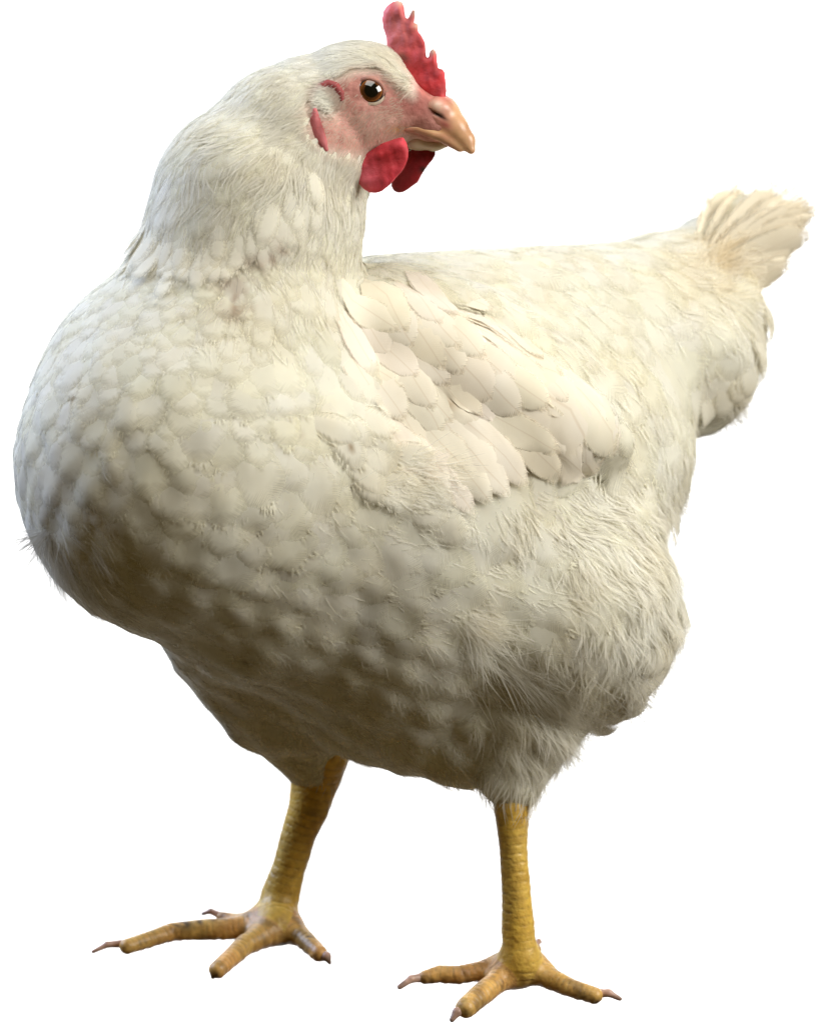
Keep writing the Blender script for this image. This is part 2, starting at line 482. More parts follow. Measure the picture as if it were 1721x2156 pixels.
SIZE = np.array([  # x, y, length, half width, lift
    (865, 190, 20, 6, 2), (820, 158, 22, 5, 2), (770, 150, 24, 5, 2), (880, 215, 18, 5, 2), (700, 350, 36, 9, 3), (655, 300, 40, 10, 3), (740, 360, 34, 9, 3), (650, 235, 40, 10, 3),
    (760, 120, 40, 9, 4), (650, 180, 58, 13, 5), (520, 300, 80, 18, 6), (400, 450, 95, 24, 8), (380, 560, 100, 30, 10), (560, 450, 85, 20, 7),
    (690, 480, 60, 22, 6), (680, 620, 115, 32, 8), (620, 720, 120, 40, 9), (560, 640, 100, 32, 9), (500, 640, 75, 30, 9),
    (220, 700, 76, 29, 6), (110, 850, 84, 33, 7), (60, 1000, 84, 32, 7), (300, 850, 96, 40, 10), (450, 850, 110, 50, 15), (600, 800, 112, 50, 15), (420, 1050, 104, 46, 12), (620, 1000, 108, 46, 12),
    (200, 1150, 96, 40, 9), (350, 1250, 100, 38, 6), (600, 1250, 104, 42, 7), (820, 1180, 140, 58, 9), (1000, 1200, 160, 70, 9), (900, 1350, 120, 50, 7), (700, 1450, 80, 30, 5),
    (1150, 1330, 150, 70, 9), (1300, 1250, 150, 66, 10), (1250, 1080, 110, 36, 8), (1400, 1150, 110, 44, 9), (1200, 1450, 130, 55, 9), (1100, 1600, 80, 22, 6),
    (950, 560, 110, 40, 5), (1200, 620, 125, 50, 8), (1400, 600, 140, 52, 10), (1480, 780, 170, 74, 24), (1350, 880, 150, 62, 18), (1400, 700, 160, 70, 18), (1250, 720, 150, 62, 13), (1560, 560, 150, 40, 10), (640, 1560, 60, 18, 4)], float)


def idw(x, y, A, power=3):
    d = np.hypot(x[:, None] - A[:, 0], y[:, None] - A[:, 1]) + 6
    wgt = d ** -power; wgt /= wgt.sum(1, keepdims=True)
    return wgt @ A[:, 2:]


def flow_at(p, n, jitter=.0):
    x, y = proj(p)
    f = idw(x, y, FLOW)
    a = np.arctan2(f[:, 1], f[:, 0]) + rng.normal(0, 1, len(x)) * jitter
    d = np.stack([np.cos(a), -np.sin(a), np.zeros(len(x))], -1)
    d = d - (d * n).sum(-1, keepdims=True) * n
    return nrm(d)


# feather template: a domed vane with a rachis and loose barb tips ----------
def f_width(s):
    return np.where(s < .5, .30 + .70 * np.clip(s / .5, 0, 1) ** .8, np.sqrt(np.maximum(0, 1 - ((s - .5) / .505) ** 2.3)))


def feather_template(seed, barbs=46, barb_len=.11, narrow=1.0, rag=.05, rows=(0, .16, .34, .52, .68, .81, .91, .97, 1.0)):
    r = np.random.default_rng(seed)
    V = []; F = []; xs = np.array([-1, -.72, -.36, 0, .36, .72, 1.0])
    asym = r.uniform(-.12, .12)
    for s in rows:
        wv = f_width(np.array([s]))[0] ** narrow
        for xx in xs:
            yy = s - .07 * abs(xx) ** 1.5 * (1 if s > .3 else s / .3)
            V.append((xx * wv + asym * s * (1 - xx * xx), yy + r.normal(0, rag * .2) * (s > .5),
                      .85 - .85 * abs(xx) ** 2 + (.06 if xx == 0 else 0), s, min(1 - abs(xx), (1 - s) * 1.5)))
    nx = len(xs)
    for i in range(len(rows) - 1):
        for j in range(nx - 1):
            a = i * nx + j; F.append((a, a + 1, a + nx + 1, a + nx))
    Tm = []
    for b in range(barbs):
        side = -1 if b % 2 else 1
        t = r.uniform(.25, 1.0)
        if t < .82: s = t; xx = side
        else: s = r.uniform(.9, .995); xx = side * r.uniform(0, 1)
        wv = f_width(np.array([s]))[0] ** narrow
        bx_, by_ = xx * wv * .93, s - .07 * abs(xx) ** 1.5 - .01
        ang = abs(xx) * r.uniform(.35, .95) * side if abs(xx) > .05 else r.normal(0, .2)
        ln = barb_len * r.uniform(.5, 1.5)
        dx, dy = math.sin(ang), math.cos(ang)
        wd_ = r.uniform(.009, .016)
        bend = r.normal(0, .25) * ln
        k = len(V)
        z0 = (.85 - .85 * abs(xx) ** 2) * .95
        # in normalised units: x is scaled by the half width, y by the length
        V += [(bx_ - wd_ * 2.2 * dy, by_ + wd_ * dx, z0, s, .6), (bx_ + wd_ * 2.2 * dy, by_ - wd_ * dx, z0, s, .6),
              (bx_ + dx * ln * 1.2 - wd_ * 1.4 * dy, by_ + dy * ln * .55, z0 + r.normal(0, .05), s, .42), (bx_ + dx * ln * 1.2 + wd_ * 1.4 * dy, by_ + dy * ln * .55, z0 + r.normal(0, .05), s, .5),
              (bx_ + dx * ln * 2.2 + bend, by_ + dy * ln, z0 * .9 + r.normal(0, .08), s, .42)]
        F += [(k, k + 1, k + 3, k + 2)]; Tm += [(k + 2, k + 3, k + 4)]
    return np.array(V), F, Tm


TEMPL = [feather_template(100 + i) for i in range(14)]
TEMPL_WING = [feather_template(300 + i, barbs=14, barb_len=.05, narrow=.8, rag=.02) for i in range(8)]


def tri_faces(F, T):
    return np.array([(a, b, c) for a, b, c, d in F] + [(a, c, d) for a, b, c, d in F] + list(T), np.int64)


TF = [tri_faces(t[1], t[2]) for t in TEMPL]; TFW = [tri_faces(t[1], t[2]) for t in TEMPL_WING]


class Feathers:
    """collects feathers and conforms them to the skin together"""
    def __init__(s): s.V = []; s.F = []; s.UV = []; s.H = []; s.C = []; s.R = []; s.n = 0; s.cuts = []
    def add(s, root, dir_, nor, L, Wd, lift, dome, h0, tpl, tris, tint, curl=0.0, tuck=1.0):
        side = np.cross(dir_, nor)
        t = tpl
        x = t[:, 0] * Wd; y = t[:, 1] * L; sp = np.clip(t[:, 3], 0, 1)
        x = x + curl * L * (t[:, 1] ** 2 - t[:, 1])
        h = h0 * (tuck + (1 - tuck) * np.minimum(1, sp * 2.2)) + lift * sp ** 1.2 * (1 - .55 * sp ** 7) + t[:, 2] * dome * np.minimum(1, sp * 3)
        s.V.append(root + x[:, None] * side + y[:, None] * dir_); s.H.append(h)
        s.R.append(np.tile(nor, (len(t), 1))); s.UV.append(np.stack([t[:, 0] * Wd, y], -1)); s.F.append(tris + s.n)
        s.C.append(np.concatenate([np.tile(tint, (len(t), 1)), t[:, 4:5]], 1))
        s.cuts.append((s.n, s.n + len(t), len(tris))); s.n += len(t)
    def done(s, blend=.48):
        s.V = np.concatenate(s.V); s.H = np.concatenate(s.H)
        V0 = s.V; s.V = conform(s.V, s.H, 3)
        off = (np.abs(body_sdf(s.V) - s.H) > 30) | (np.linalg.norm(s.V - V0, axis=-1) > 110)
        s.bad = [bool(off[a:b].any()) for a, b, c in s.cuts]; s.UV = np.concatenate(s.UV); s.C = np.concatenate(s.C)
        # shading normals: the vane's own, softened towards the skin below it
        F = np.concatenate(s.F); fn = np.cross(s.V[F[:, 1]] - s.V[F[:, 0]], s.V[F[:, 2]] - s.V[F[:, 0]])
        vn = np.zeros_like(s.V); g = nrm(grad(s.V)); nr = np.concatenate(s.R)
        fl_ = (fn * nr[F[:, 0]]).sum(-1) < 0
        F[fl_] = F[fl_][:, ::-1]; fn[fl_] *= -1
        s.F = np.split(F, np.cumsum([c[2] for c in s.cuts])[:-1])
        for k in range(3): np.add.at(vn, F[:, k], fn)
        vn = nrm(vn)
        ok = (vn * g).sum(-1, keepdims=True) > .25
        s.N = np.where(ok, nrm(vn * (1 - blend) + g * blend), vn)
        return s


# points over the skin --------------------------------------------------------
tri = np.concatenate([BF[:, :3], BF[:, [0, 2, 3]]])
ta = np.linalg.norm(np.cross(BV[tri[:, 1]] - BV[tri[:, 0]], BV[tri[:, 2]] - BV[tri[:, 0]]), axis=-1)


def sample(n, where=None):
    pw = ta if where is None else ta * where
    i = rng.choice(len(tri), n, p=pw / pw.sum())
    a, b = rng.random(n), rng.random(n); f = a + b > 1; a[f] = 1 - a[f]; b[f] = 1 - b[f]
    t = tri[i]
    return BV[t[:, 0]] + a[:, None] * (BV[t[:, 1]] - BV[t[:, 0]]) + b[:, None] * (BV[t[:, 2]] - BV[t[:, 0]])


WINGPOLY = np.array([(745, 600), (800, 590), (900, 600), (1020, 640), (1130, 720), (1230, 800), (1300, 880), (1325, 950), (1200, 1000), (1100, 1030), (985, 1085), (900, 1050),
                     (800, 950), (735, 870), (735, 720)], float)


def visible(p, n):
    """seen from the camera: faces it and nothing of the skin stands before it"""
    ok = n[:, 2] > .02
    x, y = proj(p)
    q = to_skin(x, y)
    return ok & (np.abs(q[:, 2] - p[:, 2]) < 30)


cand = sample(60000)
cn = nrm(grad(cand))
cx, cy = proj(cand)
fa = face_amount(cand)
sz = idw(cx, cy, SIZE)
# wing area gets its own feathers; face gets none
wing_d = poly_sd(np.stack([cx, cy], -1), WINGPOLY)
cvis = visible(cand, cn)
keep = (fa < .25) & ~((wing_d < -12) & cvis)
keep &= ~((cy > 1640) & (cn[:, 1] < .9) & (cy > 1690))
# dart throwing with a radius that follows feather size
cell = {}; chosen = []
G = 60.0
for i in np.flatnonzero(keep):
    p = cand[i]; r = sz[i, 1] * .70 + 2
    k = tuple((p // G).astype(int)); bad = False
    for a in (-1, 0, 1):
        for b in (-1, 0, 1):
            for c in (-1, 0, 1):
                for j in cell.get((k[0] + a, k[1] + b, k[2] + c), ()):
                    q = cand[j] - p
                    if q @ q < r * r: bad = True; break
                if bad: break
            if bad: break
        if bad: break
    if not bad:
        chosen.append(i); cell.setdefault(k, []).append(i)
ch = np.array(chosen)
dirs = flow_at(cand[ch], cn[ch], .16)
pv = cvis[ch]

FS = Feathers()
for q, i in enumerate(ch):
    L, Wd, lift = sz[i]
    k = rng.integers(len(TEMPL))
    big_ = math.exp(rng.normal(0, .17)); L *= big_ * rng.uniform(.9, 1.2); Wd *= big_ * rng.uniform(.88, 1.1)
    g = rng.uniform(.94, 1.03); warm = rng.uniform(.93, 1.0)
    tint = np.array([g, g * (.985 + .015 * warm), g * warm])
    FS.add(cand[i] - dirs[q] * L * .30, dirs[q], cn[i], L, Wd, lift * rng.uniform(.32, .85), Wd * .075, 1.5 + rng.uniform(0, 2), TEMPL[k][0], TF[k], tint, rng.normal(0, .07))
def extra_rows(line, count, direc, L, Wd, lift, h0, spread, dome=.15):
    ln = np.array(line, float); sg = np.hypot(*(ln[1:] - ln[:-1]).T); cs = np.concatenate([[0], np.cumsum(sg)])
    for t in np.linspace(0, cs[-1], count):
        x = np.interp(t, cs, ln[:, 0]) + rng.normal(0, spread); y = np.interp(t, cs, ln[:, 1]) + rng.normal(0, spread)
        p_ = to_skin(np.array([x]), np.array([y])); n_ = nrm(grad(p_))[0]
        a = math.atan2(direc[1], direc[0]) + rng.normal(0, .16)
        d = np.array([math.cos(a), -math.sin(a), 0]); d = nrm(d - (d @ n_) * n_)
        k = rng.integers(len(TEMPL)); g = rng.uniform(.95, 1.03)
        FS.add(p_[0], d, n_, L * rng.uniform(.8, 1.25), Wd * rng.uniform(.8, 1.2), lift * rng.uniform(.6, 1.3), Wd * dome, h0 * rng.uniform(.7, 1.2), TEMPL[k][0], TF[k],
               np.array([g, g * .99, g * .96]), rng.normal(0, .1), .3)


nb_ = len(ch)
extra_rows([(300, 480), (370, 500), (450, 505), (530, 470), (600, 420), (660, 360)], 34, (-.12, 1), 105, 20, 9, 6, 9)
extra_rows([(290, 500), (370, 520), (450, 520), (530, 485), (600, 435), (665, 370)], 40, (-.2, 1), 90, 16, 11, 5, 14)
extra_rows([(1400, 1060), (1418, 1120), (1422, 1240), (1388, 1345), (1325, 1435), (1245, 1515)], 26, (.5, .85), 80, 34, 24, 6, 10)
extra_rows([(1590, 620), (1588, 700), (1545, 775), (1490, 830)], 14, (.45, .9), 95, 42, 26, 6, 12)
extra_rows([(292, 430), (284, 470), (284, 505)], 16, (-.4, 1), 110, 22, 24, 6, 8)
extra_rows([(320, 440), (330, 500)], 10, (-.25, 1), 110, 22, 18, 6, 14)
extra_rows([(735, 690), (715, 760), (705, 830), (700, 900)], 14, (.35, .9), 105, 40, 7, 6, 22)
extra_rows([(690, 860), (720, 930), (770, 975), (830, 1015)], 16, (.9, .35), 115, 34, 12, 12, 20)
extra_rows([(720, 960), (790, 1010), (850, 1060), (900, 1100)], 16, (.95, .1), 95, 32, 10, 10, 18)
FS.done()


def dirt_and_tail_shade(p):
    """grime on the throat and specks of mud, in the plumage itself"""
    x, y = proj(p); c = np.ones((len(p), 3))
    f = np.clip(gauss(x, y, 482, 640, 26, 30) * 1.0 + gauss(x, y, 520, 650, 30, 16) * .6 + gauss(x, y, 560, 545, 50, 26, -.5) * .8 + gauss(x, y, 500, 600, 60, 22, .2) * .4, 0, 1)
    f = f * np.clip(.5 + .9 * unit_noise(p, 8, 11), 0, 1)
    c = mixc(c, (.52, .40, .34), f)
    f = np.clip(gauss(x, y, 1545, 520, 110, 90, -.6) * 1.1, 0, 1) * np.clip(.7 + .5 * unit_noise(p, 30, 14), 0, 1)  # tan shade in the middle of the tail, put into the feather colour
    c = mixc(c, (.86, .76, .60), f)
    for (sx, sy, s) in ((737, 944, 10), (640, 915, 8), (607, 1062, 9), (520, 1040, 8), (515, 1395, 5), (655, 1335, 5), (363, 1230, 4), (465, 1097, 5), (950, 855, 14), (985, 890, 10)):
        g2 = np.clip(gauss(x, y, sx, sy, s, s * .6, .5) * 1.3, 0, 1) * np.clip(.6 + .8 * unit_noise(p, 3, 12), 0, 1)
        c = mixc(c, (.45, .35, .25), g2)
    return c


FS.C[:, :3] *= dirt_and_tail_shade(FS.V)
big = np.concatenate([np.array([sz[i, 0] * sz[i, 1] for i in ch]) * pv, np.full(len(FS.cuts) - nb_, 2500.0)])
ids = np.argsort(-big)[:260]
ids_set = set(int(t) for t in ids if big[t] > 0)
rest_F = []
for q, (a, b, nt_) in enumerate(FS.cuts):
    if FS.bad[q]: continue
    if q in ids_set:
        o = mesh_obj("body_feather", FS.V[a:b], FS.F[q] - a, M_PLUME, hen, uvs=FS.UV[a:b], col=FS.C[a:b], normals=FS.N[a:b])
    else:
        rest_F.append(FS.F[q])
rf = np.concatenate(rest_F)
used = np.unique(rf); remap = np.full(FS.n, -1); remap[used] = np.arange(len(used))
pl = mesh_obj("small_plumage", FS.V[used], remap[rf], M_PLUME, hen, uvs=FS.UV[used], col=FS.C[used], normals=FS.N[used])
pl['kind'] = 'stuff'

# ------------------------------------------------------------------ loose down: fine slivers of barb
DOWN = np.array([  # x, y, density, length, stand-off
    (760, 120, 1, 24, .10), (640, 180, 1, 34, .10), (520, 330, .9, 46, .10), (400, 470, 1.1, 55, .08), (360, 560, .8, 55, .08), (500, 520, 1.2, 50, .08), (640, 520, 1.2, 50, .08), (560, 620, .7, 50, .08), (600, 440, 1.2, 46, .12), (680, 560, .7, 50, .10), (480, 640, .5, 50, .15),
    (250, 720, .05, 40, .06), (150, 850, .03, 36, .08), (60, 1050, .04, 36, .08), (300, 1000, .03, 36, .08), (450, 900, .03, 36, .08), (600, 850, .03, 40, .08), (600, 1000, .08, 40, .12), (830, 960, .9, 60, .25), (120, 1200, .5, 70, .3), (400, 1250, .12, 36, .1), (700, 1150, .10, 44, .15),
    (950, 1200, .10, 50, .15), (1150, 1080, 1.6, 60, .18), (1250, 1060, 1.9, 60, .2), (1380, 1120, 1.9, 60, .22), (1280, 1180, 1.3, 60, .2), (1150, 1300, .4, 60, .2), (1350, 1300, 1, 60, .25), (1100, 1480, 1.2, 75, .22), (1130, 1600, 1.6, 60, .2),
    (700, 1450, .5, 40, .1), (620, 1560, .8, 36, .1), (900, 1550, .9, 45, .15), (1000, 580, .1, 50, .1), (1300, 620, .12, 60, .1), (1330, 880, .5, 60, .15), (1450, 780, .15, 70, .12), (1560, 560, .6, 60, .2)], float)
dn = sample(150000); nn = nrm(grad(dn)); dx_, dy_ = proj(dn)
dv = idw(dx_, dy_, DOWN)
fa2 = face_amount(dn)
wd2 = poly_sd(np.stack([dx_, dy_], -1), WINGPOLY)
kp = (rng.random(len(dn)) < dv[:, 0] * .40) & ((fa2 < .3) | (rng.random(len(dn)) < .30)) & ~((wd2 < 0) & (nn[:, 2] > 0) & (dn[:, 2] > -250))
kp &= ~((dx_ > 868) & (dy_ < 345) & (dx_ < 1010)) & (nn[:, 2] > -.5)
# far-side extras on the head are dense too: add finer ones near the face
dn, nn, dv, fa2 = dn[kp], nn[kp], dv[kp], fa2[kp]
# extra short down on the head
tx_, ty_ = proj(BV[tri[:, 0]])
hs = sample(70000, ((tx_ > 550) & (tx_ < 890) & (ty_ < 410) & (BV[tri[:, 0]][:, 2] > HEADW - 130)).astype(float)); hx, hy = proj(hs)
hk = (hx > 560) & (hx < 880) & (hy < 400) & (hs[:, 2] > HEADW - 120) & (poly_sd(np.stack([hx, hy], -1), np.array([(730, 186), (755, 158), (800, 160), (830, 200), (800, 232), (760, 228)], float)) > 2)
hs = hs[hk]; hx, hy = hx[hk], hy[hk]
fh = face_amount(hs)
pr = np.where(fh > .5, .22 + .75 * np.clip(gauss(hx, hy, 686, 216, 26, 32) * 1.6, 0, 1) + .25 * np.clip(gauss(hx, hy, 760, 290, 60, 30), 0, 1), .55)
pr *= ~((hx > 850) & (hy > 205))
hk = rng.random(len(hs)) < pr
hs, hx, hy, fh = hs[hk], hx[hk], hy[hk], fh[hk]
hn = nrm(grad(hs))
dn = np.concatenate([dn, hs]); nn = np.concatenate([nn, hn])
lens = np.concatenate([dv[:, 1] * np.where(fa2 > .4, .5, 1), np.where(fh > .4, 9, 19)])
stand = np.concatenate([dv[:, 2], np.full(len(hs), .14)])
thin = np.concatenate([np.ones(len(dv)), np.where(fh > .4, .45, .62)])
base_h = np.concatenate([np.where(fa2 > .3, 0, dv[:, 1] * .12), np.where(fh > .3, 0, 4)])
TUFTS = [(690, 203, 22, 24, 2600, 19, .5, 1, None), (97, 1120, 12, 10, 70, 75, .5, 1.2, (-.72, .7)), (100, 1130, 16, 14, 160, 80, .35, 1.1, (.25, 1)), (125, 1185, 18, 30, 220, 80, .3, 1.1, (.55, .85)),
         (165, 1230, 20, 15, 120, 80, .25, 1.1, (.8, .6)), (850, 975, 50, 22, 260, 85, .3, 1.4, (1, .12)), (830, 1030, 60, 25, 220, 75, .3, 1.4, (1, .05)),
         (980, 1310, 30, 30, 180, 120, .2, 1.3, (.8, .7)), (1060, 1390, 50, 40, 260, 130, .2, 1.3, (.85, .55)), (1160, 1470, 50, 50, 220, 100, .25, 1.2, (.7, .8)),
         (1190, 1560, 50, 50, 300, 60, .2, 1.1, (.6, .85)), (1330, 1440, 25, 40, 160, 60, .4, 1.2, (.6, .9)), (1400, 1330, 20, 50, 160, 55, .4, 1.2, (.6, .9)),
         (1420, 1100, 20, 60, 200, 55, .45, 1.2, (.7, .8)), (1540, 850, 25, 40, 160, 60, .4, 1.2, (.6, .85)), (1530, 540, 50, 40, 500, 80, .25, 1.2, (.75, -.6))]
own = []
for (tx, ty, sx_, sy_, cnt, ln_, sd_, th_, way) in TUFTS:
    if way is not None: own.append((len(dn), len(dn) + cnt, way))
    q_ = to_skin(rng.normal(tx, sx_ * .6, cnt), rng.normal(ty, sy_ * .6, cnt))
    dn = np.concatenate([dn, q_]); nn = np.concatenate([nn, nrm(grad(q_))]); lens = np.concatenate([lens, np.full(cnt, float(ln_))])
    stand = np.concatenate([stand, np.full(cnt, sd_)]); thin = np.concatenate([thin, np.full(cnt, th_ * .7)]); base_h = np.concatenate([base_h, np.full(cnt, 4.0)])
# clump the flow so that the down falls in tufts
dd = flow_at(dn, nn, .10)
sd = np.cross(dd, nn)
cl = unit_noise(dn, 16, 21) * .45 + unit_noise(dn, 45, 22) * .3
dd = nrm(dd + sd * cl[:, None])
for a, b, way in own:
    an = math.atan2(way[1], way[0]) + rng.normal(0, .28, b - a)
    v = np.stack([np.cos(an), -np.sin(an), np.zeros(b - a)], -1); dd[a:b] = nrm(v - .8 * (v * nn[a:b]).sum(-1, keepdims=True) * nn[a:b])
sd = nrm(np.cross(dd, nn))
okd = np.abs(body_sdf(dn)) < 14
dn, nn, lens, stand, thin, base_h, dd, sd = [q[okd] for q in (dn, nn, lens, stand, thin, base_h, dd, sd)]
n = len(dn); Ls = lens * rng.uniform(.6, 1.4, n); wdt = rng.uniform(1.0, 2.0, n) * thin
st = stand * rng.uniform(.1, 1.1, n); bend = rng.normal(0, .16, n)
b0 = dn + nn * base_h[:, None]
mid = b0 + dd * (Ls * .5)[:, None] + nn * (Ls * st * .7)[:, None] + sd * (bend * Ls * .3)[:, None]
end = b0 + dd * Ls[:, None] + nn * (Ls * st)[:, None] + sd * (bend * Ls)[:, None]
ws = sd * wdt[:, None]
HV = np.stack([b0 - ws, b0 + ws, mid + ws * .8, mid - ws * .8, end], 1).reshape(-1, 3)
k5 = np.arange(n)[:, None] * 5
HF = np.concatenate([k5 + np.array([[0, 1, 2]]), k5 + np.array([[0, 2, 3]]), k5 + np.array([[3, 2, 4]])])
HN = np.repeat(nrm(nn + rng.normal(0, .06, nn.shape)), 5, 0)
g = rng.uniform(.92, 1.03, n); HC = np.stack([g, g * .995, g * rng.uniform(.94, 1, n)], -1)
px_, py_ = proj(dn); fz = face_amount(dn) * (1 - np.clip(gauss(px_, py_, 686, 216, 26, 32) * 1.6, 0, 1))
HC = mixc(HC, (.84, .62, .54), fz * .85)
HC = np.repeat(HC, 5, 0) * dirt_and_tail_shade(HV)
do = mesh_obj("down", HV, HF, M_DOWN, hen, col=HC, normals=HN); do['kind'] = 'stuff'
print("feathers", len(ch), "individual", len(ids_set), "down", n)

# ------------------------------------------------------------------ wing
wing = bpy.data.objects.new("wing", None); COL.objects.link(wing); wing.parent = hen; wing.empty_display_size = .03
WF = Feathers(); wrow = []


def wing_feather(bx, by, tx, ty, half, h0, lift=8, dome=.16, curl=0.0, tint=None):
    a, b = to_skin(np.array([bx, tx]), np.array([by, ty]))
    L = np.linalg.norm(b - a)
    nor = nrm(grad(((a + b) / 2)[None]))[0]
    d = b - a; d = d - (d @ nor) * nor; d = d / np.linalg.norm(d)
    k = rng.integers(len(TEMPL_WING))
    if tint is None:
        g = rng.uniform(.97, 1.02); tint = np.array([g, g * rng.uniform(.97, .995), g * rng.uniform(.91, .98)])
    WF.add(a, d, nor, L, half, lift, half * dome, h0, TEMPL_WING[k][0], TFW[k], tint, curl, .35)


# flight feathers: the folded secondaries along the lower edge, then the tertials over the top edge
for bx, by, tx, ty, hf, h0, cu in ((1140, 770, 1308, 925, 46, 3, .25), (1110, 765, 1302, 948, 56, 6, .28), (1060, 750, 1285, 958, 56, 8, .24), (1010, 770, 1255, 978, 52, 8, .18), (980, 800, 1225, 1003, 48, 8, .12), (960, 815, 1188, 1010, 44, 9, .08),
                                   (930, 820, 1150, 1020, 42, 10, .05), (900, 830, 1105, 1036, 42, 11, .03), (880, 850, 1065, 1052, 42, 12, 0), (860, 860, 1030, 1068, 40, 13, 0), (840, 880, 1000, 1086, 40, 13, -.03),
                                   (810, 880, 955, 1064, 42, 13, -.05), (780, 860, 915, 1040, 42, 13, -.05)):
    wing_feather(bx, by, tx, ty, hf, h0, 7, .08, cu)
for bx, by, tx, ty, hf, h0, cu in ((1000, 690, 1195, 872, 36, 9, .22), (960, 665, 1182, 800, 36, 10, .25), (870, 600, 1042, 664, 28, 7, .2), (800, 592, 992, 690, 34, 9, .25), (900, 640, 1130, 756, 36, 10, .22)):
    wing_feather(bx, by, tx, ty, hf, h0 * .65, 4, .07, cu)
# coverts: staggered rows, the rows nearer the shoulder lie on top
dirc = np.array([.60, .80]); latc = np.array([.80, -.60])
org = np.array([840.0, 840.0])
row = 0
for s in np.arange(178, -230, -60.0):
    for t in np.arange(-262, 280, 50.0):
        tip = org + dirc * s + latc * (t + (25 if row % 2 else 0)) + rng.normal(0, 9, 2)
        ang = rng.normal(0, .10) + (t / 260) * -.18
        dr = np.array([dirc[0] * math.cos(ang) - dirc[1] * math.sin(ang), dirc[0] * math.sin(ang) + dirc[1] * math.cos(ang)])
        Lc = rng.uniform(140, 180); hf = rng.uniform(36, 46)
        base = tip - dr * Lc
        if poly_sd(tip[None], WINGPOLY)[0] > -14 or tip[1] < 650: continue
        if tip[0] > 1010 and tip[1] < 760 or tip[0] < 815 and tip[1] < 720 or base[0] < 690 or tip[0] < 790 and tip[1] < 860: continue
        if tip[0] - 1000 > (tip[1] - 640) * 1.0: continue
        wing_feather(base[0], base[1], tip[0], tip[1], hf, 9 + rng.uniform(0, 2), rng.uniform(2.5, 5), .075)
    row += 1
WF.done(.35)
WF.C[:, :3] *= dirt_and_tail_shade(WF.V)
print('dropped', sum(FS.bad), sum(WF.bad))
for q, (a, b, nt_) in enumerate(WF.cuts):
    if WF.bad[q]: continue
    mesh_obj("wing_feather", WF.V[a:b], WF.F[q] - a, M_WING, wing, uvs=WF.UV[a:b], col=WF.C[a:b])

# ------------------------------------------------------------------ tail
tail = bpy.data.objects.new("tail", None); COL.objects.link(tail); tail.parent = hen; tail.empty_display_size = .03


def free_feather(name, parent, a, b, nor, half, seed, mat_, dome=.2, curl=0., tint=(1, 1, 1), barbs=60, barb_len=.14, sag=0.):
    t, F, T = feather_template(seed, barbs=barbs, barb_len=barb_len, narrow=.45, rag=.16)
    L = np.linalg.norm(b - a); d = (b - a) / L; nor = nor - (nor @ d) * d; nor /= np.linalg.norm(nor); side = np.cross(d, nor)
    x = t[:, 0] * half + curl * L * t[:, 1] ** 2; y = t[:, 1] * L; h = t[:, 2] * half * dome + sag * L * t[:, 1] ** 2
    V = a + x[:, None] * side + y[:, None] * d + h[:, None] * nor
    return mesh_obj(name, V, tri_faces(F, T), mat_, parent, uvs=np.stack([x, y], -1), col=np.concatenate([np.tile(np.array(tint), (len(V), 1)), t[:, 4:5]], 1))


TIPS = [(1520, 400, -745, 46), (1545, 384, -740, 48), (1558, 402, -735, 42), (1600, 402, -745, 42), (1640, 391, -740, 48), (1680, 396, -735, 46), (1712, 408, -730, 42), (1714, 432, -715, 40), (1703, 480, -700, 42),
        (1690, 462, -705, 44), (1672, 512, -690, 36), (1663, 548, -680, 32), (1632, 560, -675, 36), (1600, 450, -690, 44), (1650, 440, -690, 46)]
for i, (tx, ty, tw, hf) in enumerate(TIPS):
    ax = math.atan2(ty - 600, tx - 1470)
    bxx = 1475 + 30 * math.cos(ax) + rng.uniform(-8, 8); byy = 590 + 40 * math.sin(ax) + rng.uniform(-8, 8) + (40 if ty > 500 else 0)
    g = rng.uniform(.90, 1.0)
    free_feather("tail_feather", tail, P(bxx, byy, -600 - 40 * (i % 2)), P(tx, ty, tw), np.array([rng.uniform(-.1, .3), -.62, 1]), hf * 1.1, 500 + i, M_TAIL, .18,
                 rng.uniform(.0, .10), (g, g * .985, g * .94), 60, .10, rng.uniform(-.03, .03))
for i in range(0):                            # coverts over the root of the tail
    bxx = 1400 + rng.uniform(0, 90); byy = 560 + rng.uniform(0, 110); tx = bxx + rng.uniform(90, 140); ty = byy - rng.uniform(50, 100)
    a, = to_skin(np.array([bxx]), np.array([byy])); b = P(tx, ty, a[2] + 8); a = a - 26 * nrm(grad(a[None]))[0]
    g = rng.uniform(.96, 1.04)
    free_feather("tail_covert", tail, a, b, nrm(grad(((a + b) / 2)[None]))[0] + np.array([0, 0, .4]), rng.uniform(26, 36), 540 + i, M_PLUME, .15, rng.uniform(-.05, .1), (g, g * .95, g * .84), 90, .22, .0)


